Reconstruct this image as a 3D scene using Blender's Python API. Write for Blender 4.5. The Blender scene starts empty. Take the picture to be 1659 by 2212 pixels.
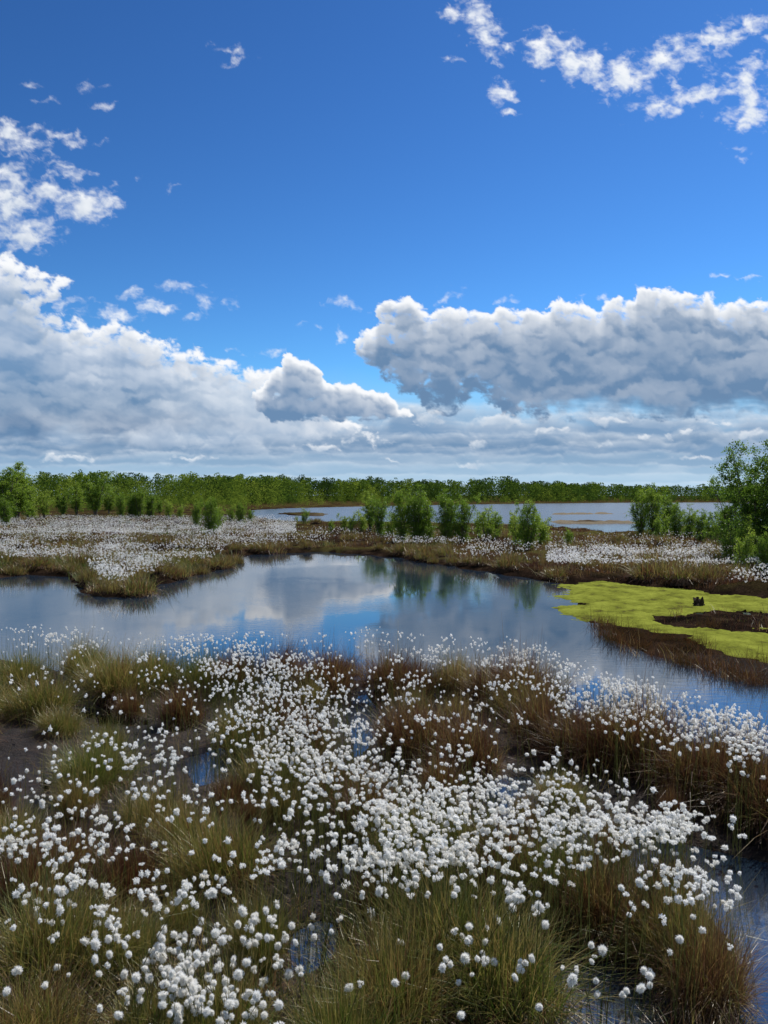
import bpy, bmesh, math, numpy as np
from mathutils import Vector
R = np.random.RandomState(7)
scene = bpy.context.scene
COL = scene.collection
# ------------------------------------------------------------------ camera geometry
F = 1640.0; CX = 829.5; CY = 1106.0; PITCH = math.radians(-1.26); CAMH = 2.0
cp, sp = math.cos(PITCH), math.sin(PITCH)
def gp(px, py, z=0.0):
    """bearing read off the photograph -> place on the level z"""
    px = np.asarray(px, float); py = np.asarray(py, float)
    x = px-CX; v = CY-py
    y = F*cp-v*sp; zz = F*sp+v*cp
    t = (z-CAMH)/np.minimum(zz, -2.0)
    return x*t, y*t
# ------------------------------------------------------------------ noise
PERM = np.random.RandomState(3).permutation(256).astype(np.int64)
ANG = np.random.RandomState(4).rand(256)*2*np.pi
GX, GY = np.cos(ANG), np.sin(ANG)
def perlin(x, y, seed=0):
    xi = np.floor(x).astype(np.int64); yi = np.floor(y).astype(np.int64)
    xf = x-xi; yf = y-yi
    u = xf*xf*xf*(xf*(xf*6-15)+10); v = yf*yf*yf*(yf*(yf*6-15)+10)
    def g(ix, iy, fx, fy):
        h = PERM[(PERM[(ix+seed*17) & 255]+iy) & 255]
        return GX[h]*fx+GY[h]*fy
    a = g(xi, yi, xf, yf); b = g(xi+1, yi, xf-1, yf)
    c = g(xi, yi+1, xf, yf-1); d = g(xi+1, yi+1, xf-1, yf-1)
    return ((a*(1-u)+b*u)*(1-v)+(c*(1-u)+d*u)*v)*1.5
def fbm(x, y, o=5, seed=0, gain=.5, billow=False):
    s = 0; a = 1.0; tot = 0
    x = np.asarray(x, float); y = np.asarray(y, float)
    for i in range(o):
        n = perlin(x+i*13.7, y-i*7.3, seed+i)
        if billow: n = np.abs(n)*2.0
        s = s+a*n; tot += a; a *= gain
        x, y = (x*.8-y*.6)*2.03, (x*.6+y*.8)*2.03
    return s/(tot if billow else tot*.6)
def sstep(a, b, x):
    t = np.clip((x-a)/(b-a), 0, 1); return t*t*(3-2*t)
def polysd(P, X, Y):
    """signed distance, positive inside"""
    P = np.asarray(P, float); n = len(P)
    d = np.full(X.shape, 1e18); ins = np.zeros(X.shape, bool)
    for i in range(n):
        ax, ay = P[i]; bx, by = P[(i+1) % n]
        ex, ey = bx-ax, by-ay
        wx, wy = X-ax, Y-ay
        t = np.clip((wx*ex+wy*ey)/(ex*ex+ey*ey+1e-12), 0, 1)
        d = np.minimum(d, (wx-ex*t)**2+(wy-ey*t)**2)
        if abs(ey) > 1e-9:
            c = ((ay > Y) != (by > Y)) & (X < ex*(Y-ay)/ey+ax)
            ins ^= c
    d = np.sqrt(d)
    return np.where(ins, d, -d)
# ------------------------------------------------------------------ mesh helper
def mk_mesh(name, V, faces, mats=(), fattr=None, cattr=None, midx=None, smooth=False):
    me = bpy.data.meshes.new(name)
    V = np.ascontiguousarray(V, np.float32)
    faces = [np.asarray(f, np.int32) for f in faces if len(f)]
    me.vertices.add(len(V)); me.vertices.foreach_set('co', V.ravel())
    loops = np.concatenate([f.ravel() for f in faces])
    tot = np.concatenate([np.full(len(f), f.shape[1], np.int32) for f in faces])
    st = np.concatenate([[0], np.cumsum(tot)[:-1]]).astype(np.int32)
    me.loops.add(len(loops)); me.loops.foreach_set('vertex_index', loops)
    me.polygons.add(len(tot)); me.polygons.foreach_set('loop_start', st)
    if midx is not None: me.polygons.foreach_set('material_index', np.asarray(midx, np.int32))
    me.polygons.foreach_set('use_smooth', np.full(len(tot), smooth))
    for k, a in (fattr or {}).items():
        at = me.attributes.new(k, 'FLOAT', 'POINT'); at.data.foreach_set('value', np.ascontiguousarray(a, np.float32))
    for k, a in (cattr or {}).items():
        at = me.attributes.new(k, 'FLOAT_COLOR', 'POINT'); at.data.foreach_set('color', np.ascontiguousarray(a, np.float32).ravel())
    me.update(calc_edges=True)
    for m in mats: me.materials.append(m)
    return me
def obj(name, me, loc=(0, 0, 0), parent=None, **props):
    o = bpy.data.objects.new(name, me); COL.objects.link(o); o.location = loc
    if parent is not None: o.parent = parent
    for k, v in props.items(): o[k] = v
    return o
# ------------------------------------------------------------------ materials
def newmat(name):
    m = bpy.data.materials.new(name); m.use_nodes = True
    nt = m.node_tree; nt.nodes.clear()
    return m, nt, nt.nodes, nt.links
def ramp(N, stops):
    r = N.new('ShaderNodeValToRGB'); e = r.color_ramp.elements
    while len(e) > 1: e.remove(e[0])
    e[0].position = stops[0][0]; e[0].color = (*stops[0][1], 1)
    for p, c in stops[1:]:
        x = e.new(p); x.color = (*c, 1)
    return r
def leafy(name, stops, trans=.45, objvar=.25, spec=0.0, nscale=3.0, namp=.3):
    m, nt, N, L = newmat(name)
    a = N.new('ShaderNodeAttribute'); a.attribute_name = 'tint'
    oi = N.new('ShaderNodeObjectInfo')
    mm = N.new('ShaderNodeMath'); mm.operation = 'MULTIPLY_ADD'; mm.inputs[1].default_value = objvar; L.new(oi.outputs['Random'], mm.inputs[0])
    sub = N.new('ShaderNodeMath'); sub.operation = 'SUBTRACT'; sub.inputs[1].default_value = objvar*.5
    L.new(a.outputs['Fac'], sub.inputs[0]); L.new(sub.outputs[0], mm.inputs[2])
    geo = N.new('ShaderNodeNewGeometry')
    nz = N.new('ShaderNodeTexNoise'); nz.inputs['Scale'].default_value = nscale; nz.inputs['Detail'].default_value = 1; L.new(geo.outputs['Position'], nz.inputs['Vector'])
    ad = N.new('ShaderNodeMath'); ad.operation = 'MULTIPLY_ADD'; ad.inputs[1].default_value = namp; L.new(nz.outputs['Fac'], ad.inputs[0])
    s2 = N.new('ShaderNodeMath'); s2.operation = 'SUBTRACT'; s2.inputs[1].default_value = namp/2
    L.new(mm.outputs[0], s2.inputs[0]); L.new(s2.outputs[0], ad.inputs[2])
    r = ramp(N, stops); L.new(ad.outputs[0], r.inputs['Fac'])
    d = N.new('ShaderNodeBsdfDiffuse'); t = N.new('ShaderNodeBsdfTranslucent')
    L.new(r.outputs['Color'], d.inputs['Color']); L.new(r.outputs['Color'], t.inputs['Color'])
    mx = N.new('ShaderNodeMixShader'); mx.inputs[0].default_value = trans
    L.new(d.outputs[0], mx.inputs[1]); L.new(t.outputs[0], mx.inputs[2])
    last = mx
    if spec > 0:
        g = N.new('ShaderNodeBsdfGlossy'); g.inputs['Roughness'].default_value = .4; g.inputs['Color'].default_value = (.9, .9, .85, 1)
        m2 = N.new('ShaderNodeMixShader'); m2.inputs[0].default_value = spec
        L.new(mx.outputs[0], m2.inputs[1]); L.new(g.outputs[0], m2.inputs[2]); last = m2
    o = N.new('ShaderNodeOutputMaterial'); L.new(last.outputs[0], o.inputs['Surface'])
    return m
M_GRASS = leafy('tussock_grass', [(0, (.065, .115, .014)), (.28, (.17, .185, .034)), (.5, (.38, .28, .09)), (.68, (.17, .078, .032)), (1, (.070, .026, .013))], .45, .14, spec=.05)
M_RUSH = leafy('rush_stems', [(0, (.05, .05, .018)), (.5, (.10, .052, .02)), (1, (.14, .06, .024))], .25, .1)
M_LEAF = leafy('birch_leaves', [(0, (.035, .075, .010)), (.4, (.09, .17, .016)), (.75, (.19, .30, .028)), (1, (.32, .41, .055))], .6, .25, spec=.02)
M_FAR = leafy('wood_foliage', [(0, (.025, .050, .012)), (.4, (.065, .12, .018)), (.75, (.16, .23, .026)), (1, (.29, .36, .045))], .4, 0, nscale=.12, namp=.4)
M_COTTON = leafy('cotton_fluff', [(0, (.84, .80, .72)), (.5, (.96, .95, .91)), (1, (.98, .975, .955))], .5, .2)
M_STEM = leafy('cotton_stem', [(0, (.07, .10, .025)), (1, (.17, .14, .05))], .3, .5)
def peat_mat(name):
    m, nt, N, L = newmat(name)
    geo = N.new('ShaderNodeNewGeometry'); sep = N.new('ShaderNodeSeparateXYZ'); L.new(geo.outputs['Position'], sep.inputs[0])
    def noise(sc, det=6, ro=.6):
        n = N.new('ShaderNodeTexNoise'); n.inputs['Scale'].default_value = sc; n.inputs['Detail'].default_value = det; n.inputs['Roughness'].default_value = ro
        L.new(geo.outputs['Position'], n.inputs['Vector']); return n
    n1, n2, n3 = noise(.35), noise(2.2), noise(26, 8, .7)
    r1 = ramp(N, [(.38, (.009, .007, .006)), (.52, (.022, .014, .010)), (.68, (.055, .036, .024))]); L.new(n2.outputs['Fac'], r1.inputs['Fac'])
    r2 = ramp(N, [(.38, (.045, .026, .015)), (.52, (.065, .048, .018)), (.66, (.11, .105, .03))]); L.new(n1.outputs['Fac'], r2.inputs['Fac'])
    def mixf(attr, A_, B_):
        mx = N.new('ShaderNodeMix'); mx.data_type = 'RGBA'; at = N.new('ShaderNodeAttribute'); at.attribute_name = attr
        L.new(at.outputs['Fac'], mx.inputs['Factor']); L.new(A_, mx.inputs['A'])
        if isinstance(B_, tuple): mx.inputs['B'].default_value = (*B_, 1)
        else: L.new(B_, mx.inputs['B'])
        return mx.outputs['Result']
    c = mixf('veg', r1.outputs['Color'], r2.outputs['Color']); c = mixf('sand', c, (.24, .20, .14))
    r3 = ramp(N, [(.35, (.45, .45, .45)), (.6, (1, 1, 1)), (.75, (1.9, 1.75, 1.5))]); L.new(n3.outputs['Fac'], r3.inputs['Fac'])
    mu = N.new('ShaderNodeMix'); mu.data_type = 'RGBA'; mu.blend_type = 'MULTIPLY'; mu.inputs['Factor'].default_value = 1
    L.new(c, mu.inputs['A']); L.new(r3.outputs['Color'], mu.inputs['B'])
    b = N.new('ShaderNodeBsdfPrincipled'); L.new(mu.outputs['Result'], b.inputs['Base Color'])
    mr = N.new('ShaderNodeMapRange'); mr.inputs['From Min'].default_value = 0.0; mr.inputs['From Max'].default_value = .06
    mr.inputs['To Min'].default_value = .25; mr.inputs['To Max'].default_value = .7
    L.new(sep.outputs['Z'], mr.inputs['Value']); L.new(mr.outputs[0], b.inputs['Roughness'])
    sv = N.new('ShaderNodeMapRange'); sv.inputs['To Min'].default_value = .3; sv.inputs['To Max'].default_value = 0.0; sv.inputs['From Max'].default_value = .35
    rr_ = N.new('ShaderNodeAttribute'); rr_.attribute_name = 'far'
    L.new(rr_.outputs['Fac'], sv.inputs['Value']); L.new(sv.outputs[0], b.inputs['Specular IOR Level'])
    bp = N.new('ShaderNodeBump'); bp.inputs['Strength'].default_value = 1.0; bp.inputs['Distance'].default_value = .04
    L.new(n3.outputs['Fac'], bp.inputs['Height']); L.new(bp.outputs[0], b.inputs['Normal'])
    o = N.new('ShaderNodeOutputMaterial'); L.new(b.outputs[0], o.inputs['Surface'])
    return m
M_PEAT = peat_mat('wet_peat')
def simple(name, c1, c2, scale, rough=.9, bump=.5, dist=.02, spec=.1, c0=None):
    m, nt, N, L = newmat(name)
    geo = N.new('ShaderNodeNewGeometry')
    n = N.new('ShaderNodeTexNoise'); n.inputs['Scale'].default_value = scale; n.inputs['Detail'].default_value = 9; n.inputs['Roughness'].default_value = .75
    L.new(geo.outputs['Position'], n.inputs['Vector'])
    r = ramp(N, ([(.36, c0)] if c0 else [])+[(.43 if c0 else .35, c1), (.62, c2)]); L.new(n.outputs['Fac'], r.inputs['Fac'])
    b = N.new('ShaderNodeBsdfPrincipled'); L.new(r.outputs['Color'], b.inputs['Base Color']); b.inputs['Roughness'].default_value = rough
    b.inputs['Specular IOR Level'].default_value = spec
    bp = N.new('ShaderNodeBump'); bp.inputs['Strength'].default_value = bump; bp.inputs['Distance'].default_value = dist
    L.new(n.outputs['Fac'], bp.inputs['Height']); L.new(bp.outputs[0], b.inputs['Normal'])
    o = N.new('ShaderNodeOutputMaterial'); L.new(b.outputs[0], o.inputs['Surface'])
    return m
M_MOSS = simple('sphagnum_moss', (.13, .145, .022), (.24, .265, .042), 2.0, .95, .8, .05, 0, c0=(.06, .05, .02))
M_BARK = simple('birch_bark', (.05, .035, .025), (.22, .19, .16), 14)
M_STUMP = simple('dead_wood', (.012, .009, .007), (.05, .035, .025), 20)
M_ROOT = simple('tussock_base', (.010, .007, .005), (.035, .021, .012), 30)
def water_mat():
    m, nt, N, L = newmat('pond_water')
    geo = N.new('ShaderNodeNewGeometry'); sep = N.new('ShaderNodeSeparateXYZ'); L.new(geo.outputs['Position'], sep.inputs[0])
    b = N.new('ShaderNodeBsdfPrincipled'); b.inputs['Base Color'].default_value = (.014, .026, .042, 1)
    b.inputs['IOR'].default_value = 3.0
    mr = N.new('ShaderNodeMapRange'); mr.inputs['From Min'].default_value = 38; mr.inputs['From Max'].default_value = 60; mr.inputs['To Min'].default_value = .008; mr.inputs['To Max'].default_value = .22
    L.new(sep.outputs['Y'], mr.inputs['Value']); L.new(mr.outputs[0], b.inputs['Roughness'])
    mp = N.new('ShaderNodeMapping'); mp.inputs['Rotation'].default_value = (0, 0, .35); mp.inputs['Scale'].default_value = (1, 2.2, 1)
    L.new(geo.outputs['Position'], mp.inputs['Vector'])
    n = N.new('ShaderNodeTexNoise'); n.inputs['Scale'].default_value = 6.0; n.inputs['Detail'].default_value = 5; n.inputs['Roughness'].default_value = .55
    n2 = N.new('ShaderNodeTexNoise'); n2.inputs['Scale'].default_value = .35; n2.inputs['Detail'].default_value = 4
    L.new(mp.outputs[0], n.inputs['Vector']); L.new(geo.outputs['Position'], n2.inputs['Vector'])
    r = ramp(N, [(.42, (.12, .12, .12)), (.62, (1, 1, 1))]); L.new(n2.outputs['Fac'], r.inputs['Fac'])
    bp = N.new('ShaderNodeBump'); bp.inputs['Distance'].default_value = .009
    ms = N.new('ShaderNodeMath'); ms.operation = 'MULTIPLY'; ms.inputs[1].default_value = .20
    L.new(r.outputs['Color'], ms.inputs[0]); L.new(ms.outputs[0], bp.inputs['Strength'])
    L.new(n.outputs['Fac'], bp.inputs['Height']); L.new(bp.outputs[0], b.inputs['Normal'])
    o = N.new('ShaderNodeOutputMaterial'); L.new(b.outputs[0], o.inputs['Surface'])
    return m
M_WATER = water_mat()
# ------------------------------------------------------------------ shorelines
def world_poly(pts):
    a = np.array(pts, float); x, y = gp(a[:, 0], a[:, 1]); return np.stack([x, y], 1)
FAR_SHORE = [(-900, 1240), (0, 1248), (70, 1242), (150, 1246), (168, 1264), (185, 1282), (230, 1290), (290, 1288), (330, 1268), (400, 1250), (470, 1230), (498, 1213), (512, 1201), (580, 1196), (700, 1193), (800, 1198), (900, 1212), (1000, 1228), (1100, 1242), (1180, 1255), (1222, 1262)]
POND = world_poly(FAR_SHORE+[(1240, 1300), (1250, 1330), (1300, 1350), (1320, 1385), (1400, 1412), (1520, 1432), (1600, 1460), (1700, 1490), (1900, 1540), (2900, 1620),
    (2900, 1950), (1900, 1800), (1660, 1700), (1560, 1660), (1420, 1615), (1300, 1570), (1200, 1520), (1100, 1490), (950, 1480), (800, 1472), (600, 1478), (400, 1475), (250, 1468), (120, 1450), (0, 1425), (-900, 1400)])
LAKE = world_poly([(538, 1110), (545, 1102), (620, 1098), (750, 1095), (1000, 1090), (1200, 1087.5), (1355, 1086), (1540, 1085.5), (2600, 1085.5), (2600, 1140), (1700, 1150), (1620, 1146), (1480, 1142), (1400, 1150), (1310, 1154), (1295, 1148), (1180, 1140), (1100, 1134), (1000, 1132), (850, 1130), (740, 1130), (700, 1130), (600, 1126), (560, 1120)])
ISLES = [world_poly(p) for p in (
    [(600, 1110), (650, 1108), (708, 1110), (700, 1115), (640, 1114)],
    [(1190, 1110.5), (1280, 1109.8), (1352, 1109.5), (1352, 1110.2), (1270, 1111), (1190, 1111.8)],
    [(1190, 1127), (1250, 1126), (1370, 1128), (1390, 1130), (1280, 1132), (1200, 1131)])]
PUDDLES = [world_poly(p) for p in (
    [(755, 1500), (805, 1495), (815, 1560), (800, 1630), (750, 1650), (745, 1560)],
    [(1070, 1680), (1150, 1680), (1150, 1740), (1090, 1770), (1050, 1720)],
    [(1200, 1795), (1330, 1800), (1500, 1830), (1700, 1880), (2100, 2000), (2300, 2700), (1640, 2700), (1600, 2250), (1570, 2060), (1500, 1950), (1400, 1890), (1250, 1850)],
    [(1170, 2120), (1330, 2080), (1440, 2140), (1400, 2250), (1210, 2260)],
    [(400, 1640), (480, 1620), (510, 1670), (420, 1700)],
    [(650, 2020), (690, 2005), (700, 2060), (665, 2090)])]
MOSS = world_poly([(1210, 1262), (1300, 1257), (1450, 1272), (1700, 1298), (2100, 1330), (2100, 1520), (1760, 1460), (1600, 1420), (1500, 1390), (1400, 1362), (1300, 1350), (1235, 1338), (1222, 1300)])
TONGUE = world_poly([(1440, 1338), (1500, 1322), (1700, 1328), (2000, 1350), (2000, 1388), (1700, 1368), (1560, 1362), (1460, 1354)])
def water_sd(x, y):
    s = np.maximum(polysd(POND, x, y), polysd(LAKE, x, y))
    for p in ISLES: s = np.minimum(s, -polysd(p, x, y))
    for p in PUDDLES: s = np.maximum(s, polysd(p, x, y))
    return s
def height(x, y, s=None):
    x = np.asarray(x, float); y = np.asarray(y, float)
    r = np.hypot(x, y)
    if s is None: s = water_sd(x, y)
    s = s+.15*fbm(x*1.3, y*1.3, 4, 5)*np.clip(r/12, .6, 3.5)
    near = sstep(16, 9, r)
    Hn = .045+.065*fbm(x*1.1, y*1.1, 4, 11)+.022*fbm(x*5, y*5, 3, 12)
    Hf = .13+.07*fbm(x/6, y/6, 4, 13)+.08*fbm(x, y, 3, 14)+.3*sstep(200, 500, r)
    H = Hn*near+Hf*(1-near)
    ms = polysd(MOSS, x, y)
    H = H*(1-sstep(-.5, .2, ms))+(-.004+.025*fbm(x*2, y*2, 4, 16))*sstep(-.5, .2, ms)
    tg = polysd(TONGUE, x, y); H = np.maximum(H, (.035+.06*fbm(x*2.2, y*2.2, 4, 15))*sstep(-.2, .3, tg))
    land = np.minimum(-s*.32, H)
    return np.where(s < 0, land, -np.minimum(s*.3, .4))
# ------------------------------------------------------------------ ground sheet
ang = np.concatenate([np.arange(-180, -34, 4.0), np.arange(-34, 34, .17), np.arange(34, 180, 4.0)])
ang = np.radians(ang); nc = len(ang)
rad = np.concatenate([[.05, .3, .7], 1.0*np.power(1.0195, np.arange(0, 445))]); nr = len(rad)
A, RR = np.meshgrid(ang, rad)
X = np.sin(A)*RR; Y = np.cos(A)*RR
WS = water_sd(X.ravel(), Y.ravel())
Z = height(X.ravel(), Y.ravel(), WS).reshape(X.shape)
V = np.stack([X, Y, Z], -1).reshape(-1, 3)
i, j = np.meshgrid(np.arange(nr-1), np.arange(nc), indexing='ij'); j2 = (j+1) % nc
Q = np.stack([i*nc+j, i*nc+j2, (i+1)*nc+j2, (i+1)*nc+j], -1).reshape(-1, 4)[:, ::-1]
rr = np.hypot(X, Y).ravel()
veg = sstep(10, 26, rr)*np.maximum(sstep(.07, .16, Z.ravel()), sstep(90, 140, rr))
sand = sstep(46, 54, rr)*sstep(150, 110, rr)*sstep(-2.2, -.8, WS)*sstep(-10, 0, X.ravel())
me = mk_mesh('ground', V, [Q], [M_PEAT], {'veg': veg, 'far': sstep(7, 15, rr), 'sand': sand}, smooth=True)
obj('ground', me, kind='structure', label='dark wet peat ground of a raised bog')
s = 6000
me = mk_mesh('water', np.array([(-s, -s, 0), (s, -s, 0), (s, s, 0), (-s, s, 0)]), [np.array([[0, 1, 2, 3]])], [M_WATER])
obj('water', me, kind='structure', label='still bog water reflecting blue sky and clouds')
# moss mat
mx0, mx1, my0, my1 = MOSS[:, 0].min(), MOSS[:, 0].max(), MOSS[:, 1].min(), MOSS[:, 1].max()
gx = np.arange(mx0-.3, mx1+.3, .045); gy = np.arange(my0-.3, my1+.3, .05)
GXm, GYm = np.meshgrid(gx, gy)
ms = polysd(MOSS, GXm, GYm)+.45*fbm(GXm*.9, GYm*.9, 6, 21, .6); tg = polysd(TONGUE, GXm, GYm)+.5*fbm(GXm*1.5, GYm*1.5, 5, 22, .6)
zz = np.minimum(ms*.09, .032)+.026*fbm(GXm*1.3, GYm*1.3, 6, 23, .6)+.014*fbm(GXm*8, GYm*8, 3, 24)-.13*sstep(-.2, .4, tg)
keep = zz > -.03
nyy, nxx = GXm.shape
i, j = np.meshgrid(np.arange(nyy-1), np.arange(nxx-1), indexing='ij')
Q = np.stack([i*nxx+j, i*nxx+j+1, (i+1)*nxx+j+1, (i+1)*nxx+j], -1).reshape(-1, 4)
k = keep[:-1, :-1] & keep[1:, :-1] & keep[:-1, 1:] & keep[1:, 1:]
me = mk_mesh('moss', np.stack([GXm, GYm, zz], -1).reshape(-1, 3), [Q[k.ravel()]], [M_MOSS], smooth=True)
obj('moss', me, kind='stuff', label='bright yellow-green sphagnum moss mat floating at the pond edge')
# ------------------------------------------------------------------ blades
def blades(base, az, lean, length, width, droop, segs=3, roll=None):
    n = len(base); T = np.linspace(0, 1, segs+1)
    dx, dy = np.cos(az), np.sin(az)
    if roll is None: roll = R.uniform(-1, 1, n)
    sa = az+np.pi/2+roll; sx, sy = np.cos(sa), np.sin(sa)
    out = np.empty((n, segs+1, 2, 3))
    for k, t in enumerate(T):
        hz = length*(np.sin(lean)*t+droop*.45*t*t)
        z = length*(np.cos(lean)*t-droop*.75*t*t)
        w = width*(1-.85*t*t)*.5
        cx = base[:, 0]+dx*hz; cy = base[:, 1]+dy*hz; cz = base[:, 2]+z
        out[:, k, 0] = np.stack([cx-sx*w, cy-sy*w, cz], 1); out[:, k, 1] = np.stack([cx+sx*w, cy+sy*w, cz], 1)
    b = np.arange(n)[:, None]*(2*(segs+1))+np.arange(segs)[None]*2
    q = np.stack([b, b+1, b+3, b+2], -1).reshape(-1, 4)
    return out.reshape(-1, 3), q
def tipped(t, k=.4):
    """straw-coloured tips"""
    T = np.repeat(np.linspace(0, 1, 4), 2)[None, :]; t = t[:, None]
    return (t+(.5-t)*k*T**2).ravel()
def tussock(n, rad, hgt, t0, t1, w=.0029, upright=.5, tip=.4):
    r = rad*np.sqrt(R.rand(n))*.75; a = R.rand(n)*2*np.pi
    wob = 1+.22*np.sin(2*a+R.rand()*6)+.16*np.sin(3*a+R.rand()*6)
    mound = hgt*.42
    base = np.stack([np.cos(a)*r*wob, np.sin(a)*r*wob, mound*(1-(r/rad)**2)*.9-.03], 1)
    nt_ = 30; tu = R.randint(0, nt_, n); tz = R.normal(0, .7, nt_)     # blades lean together in tufts
    az = a+tz[tu]+R.normal(0, .6, n)
    lean = np.clip((r/rad)*.85*(1-upright*.5)+R.normal(0, .28, n)+R.normal(0, .22, nt_)[tu], -.4, 1.25)
    L = hgt*R.uniform(.25, 1.0, n)*R.uniform(.65, 1.25, nt_)[tu]*np.where(R.rand(n) < .06, 1.35, 1)
    V, q = blades(base, az, lean, L, R.uniform(.5, 1.3, n)*w, R.uniform(.0, .7, n))
    tint = tipped(R.uniform(t0, t1, n)+R.normal(0, .10, n)+R.normal(0, .14, nt_)[tu], tip)
    m = n//5; a = R.rand(m)*2*np.pi; r = rad*R.uniform(.4, .8, m)
    base = np.stack([np.cos(a)*r, np.sin(a)*r, mound*R.uniform(.05, .7, m)], 1)
    V2, q2 = blades(base, a+R.normal(0, .7, m), R.uniform(.9, 1.9, m), hgt*R.uniform(.2, .5, m), R.uniform(.7, 1.4, m)*w, R.uniform(.4, 1.0, m))
    t2 = np.repeat(R.uniform(.55, 1.0, m), 8)
    nu, nv = 20, 6; mv = []
    for v in range(nv+1):
        f = v/nv
        for u in range(nu):
            aa = u/nu*2*np.pi; rr = rad*.7*f*(1+.12*math.sin(3*aa+rad*40))
            mv.append((math.cos(aa)*rr, math.sin(aa)*rr, mound*(1-f**2.2)-.05*f-.03))
    mv = np.array(mv); mq = np.array([(v*nu+u, (v+1)*nu+u, (v+1)*nu+(u+1) % nu, v*nu+(u+1) % nu) for v in range(nv) for u in range(nu)])
    VV = np.concatenate([V, V2, mv]); Q = [q, q2+len(V), mq+len(V)+len(V2)]
    tt = np.concatenate([tint, t2, np.full(len(mv), .8)])
    mi = np.concatenate([np.zeros(len(q)+len(q2)), np.ones(len(mq))])
    return mk_mesh('grass_tussock', VV, Q, [M_GRASS, M_ROOT], {'tint': tt}, midx=mi)
TV = {'g': [tussock(2700, .27, .36, .0, .50) for _ in range(4)],
      's': [tussock(2700, .27, .34, .15, .68) for _ in range(3)],
      'r': [tussock(2700, .27, .38, .56, 1.1, tip=.15) for _ in range(6)],
      'm': [tussock(700, .36, .32, .05, 1.05, .008, .9, tip=.1) for _ in range(5)]}
TLAB = {'g': 'green and straw-coloured grass tussock on wet dark peat', 's': 'pale straw-coloured grass tussock on wet dark peat',
        'r': 'red-brown sedge tussock standing in dark bog water', 'm': 'olive-brown grass tussock along the pond bank'}
TUS = []
def add_tussock(x, y, sc, kind, zs=1.0):
    z = float(height(np.array([x]), np.array([y]))[0])
    me = TV[kind][R.randint(len(TV[kind]))]
    o = obj('grass_tussock', me, (x, y, max(z, -.06)), label=TLAB[kind], category='grass', group='grass tussocks on the bog')
    o.rotation_euler = (R.normal(0, .08), R.normal(0, .08), R.rand()*6.28); s = sc/.36
    o.scale = (s*R.uniform(.85, 1.2), s*R.uniform(.85, 1.2), zs*R.uniform(.85, 1.25)*min(1.2, .4+.6*s))
    TUS.append((x, y, sc))
manual = [(960, 2130, .46, 'g'), (1090, 2210, .38, 'g'), (850, 2240, .36, 's'), (470, 1930, .40, 's'), (400, 1850, .30, 's'), (200, 1720, .38, 'g'), (330, 1800, .30, 's'), (110, 2150, .40, 'g'), (250, 2120, .25, 's'),
    (60, 1990, .3, 'r'), (90, 1560, .46, 's'), (130, 1600, .25, 's'), (250, 1520, .55, 'g'), (180, 1480, .5, 'g'), (330, 1500, .45, 's'), (40, 1500, .5, 'g'), (-60, 1550, .5, 'g'),
    (440, 1500, .42, 'g'), (510, 1500, .42, 'r'), (610, 1490, .45, 'r'), (700, 1510, .45, 'r'), (735, 1490, .36, 'r'), (840, 1505, .45, 'r'), (900, 1510, .42, 'r'), (990, 1510, .42, 's'), (1060, 1530, .46, 'r'), (1130, 1545, .48, 'r'), (1150, 1570, .42, 's'),
    (880, 1640, .42, 'r'), (950, 1650, .40, 'r'), (1010, 1690, .38, 'r'), (1170, 1620, .38, 'r'), (1240, 1650, .42, 'r'), (1310, 1680, .44, 'r'), (1390, 1690, .44, 'r'), (1460, 1720, .44, 'r'), (1540, 1740, .44, 'r'), (1620, 1770, .44, 'r'), (1710, 1800, .45, 'r'),
    (600, 1590, .36, 'r'), (520, 1620, .30, 's'), (660, 1660, .36, 'r'), (590, 1730, .3, 'g'), (720, 1740, .33, 'r'), (500, 1760, .26, 'r'), (800, 1820, .3, 'r'), (880, 1900, .3, 'g'), (1000, 1900, .3, 'g'), (1100, 1930, .3, 'r'), (1200, 1960, .3, 'g'), (1290, 2010, .32, 'r'), (1380, 2040, .28, 'r'), (1470, 2090, .34, 'g'), (1530, 2180, .3, 'r'), (1430, 1990, .28, 'r'),
    (560, 2110, .24, 'g'), (330, 2290, .3, 'g'), (480, 2330, .3, 'g'), (60, 2330, .3, 's'), (740, 2350, .28, 'g'), (-40, 1800, .35, 'r'), (30, 1860, .28, 's'), (150, 1930, .28, 'r'), (270, 1960, .24, 'r'), (390, 1580, .3, 'r')]
for px, py, sc, k in manual:
    x, y = gp(px, py); add_tussock(float(x), float(y), sc*.88, k, 1.2 if 980 < px < 1700 and py < 1800 else 1.0)
MUD = [(60, 1670, 110), (370, 1700, 80), (650, 1990, 120), (1300, 2160, 140), (200, 1830, 50), (700, 1880, 60), (780, 1570, 70), (1110, 1730, 60)]
cnt = 0
for _ in range(4000):
    if cnt > 30: break
    px = R.uniform(-250, 1700); py = 1480+R.rand()**1.0*800
    x, y = gp(px, py); x = float(x); y = float(y)
    if any(math.hypot(px-a, (py-b)) < c for a, b, c in MUD): continue
    if water_sd(np.array([x]), np.array([y]))[0] > -.12: continue
    sc = R.uniform(.10, .22)
    if any(math.hypot(x-a, y-b) < (sc+c)*.85 for a, b, c in TUS): continue
    add_tussock(x, y, sc, R.choice(['g', 's', 'r', 'r'])); cnt += 1
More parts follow.
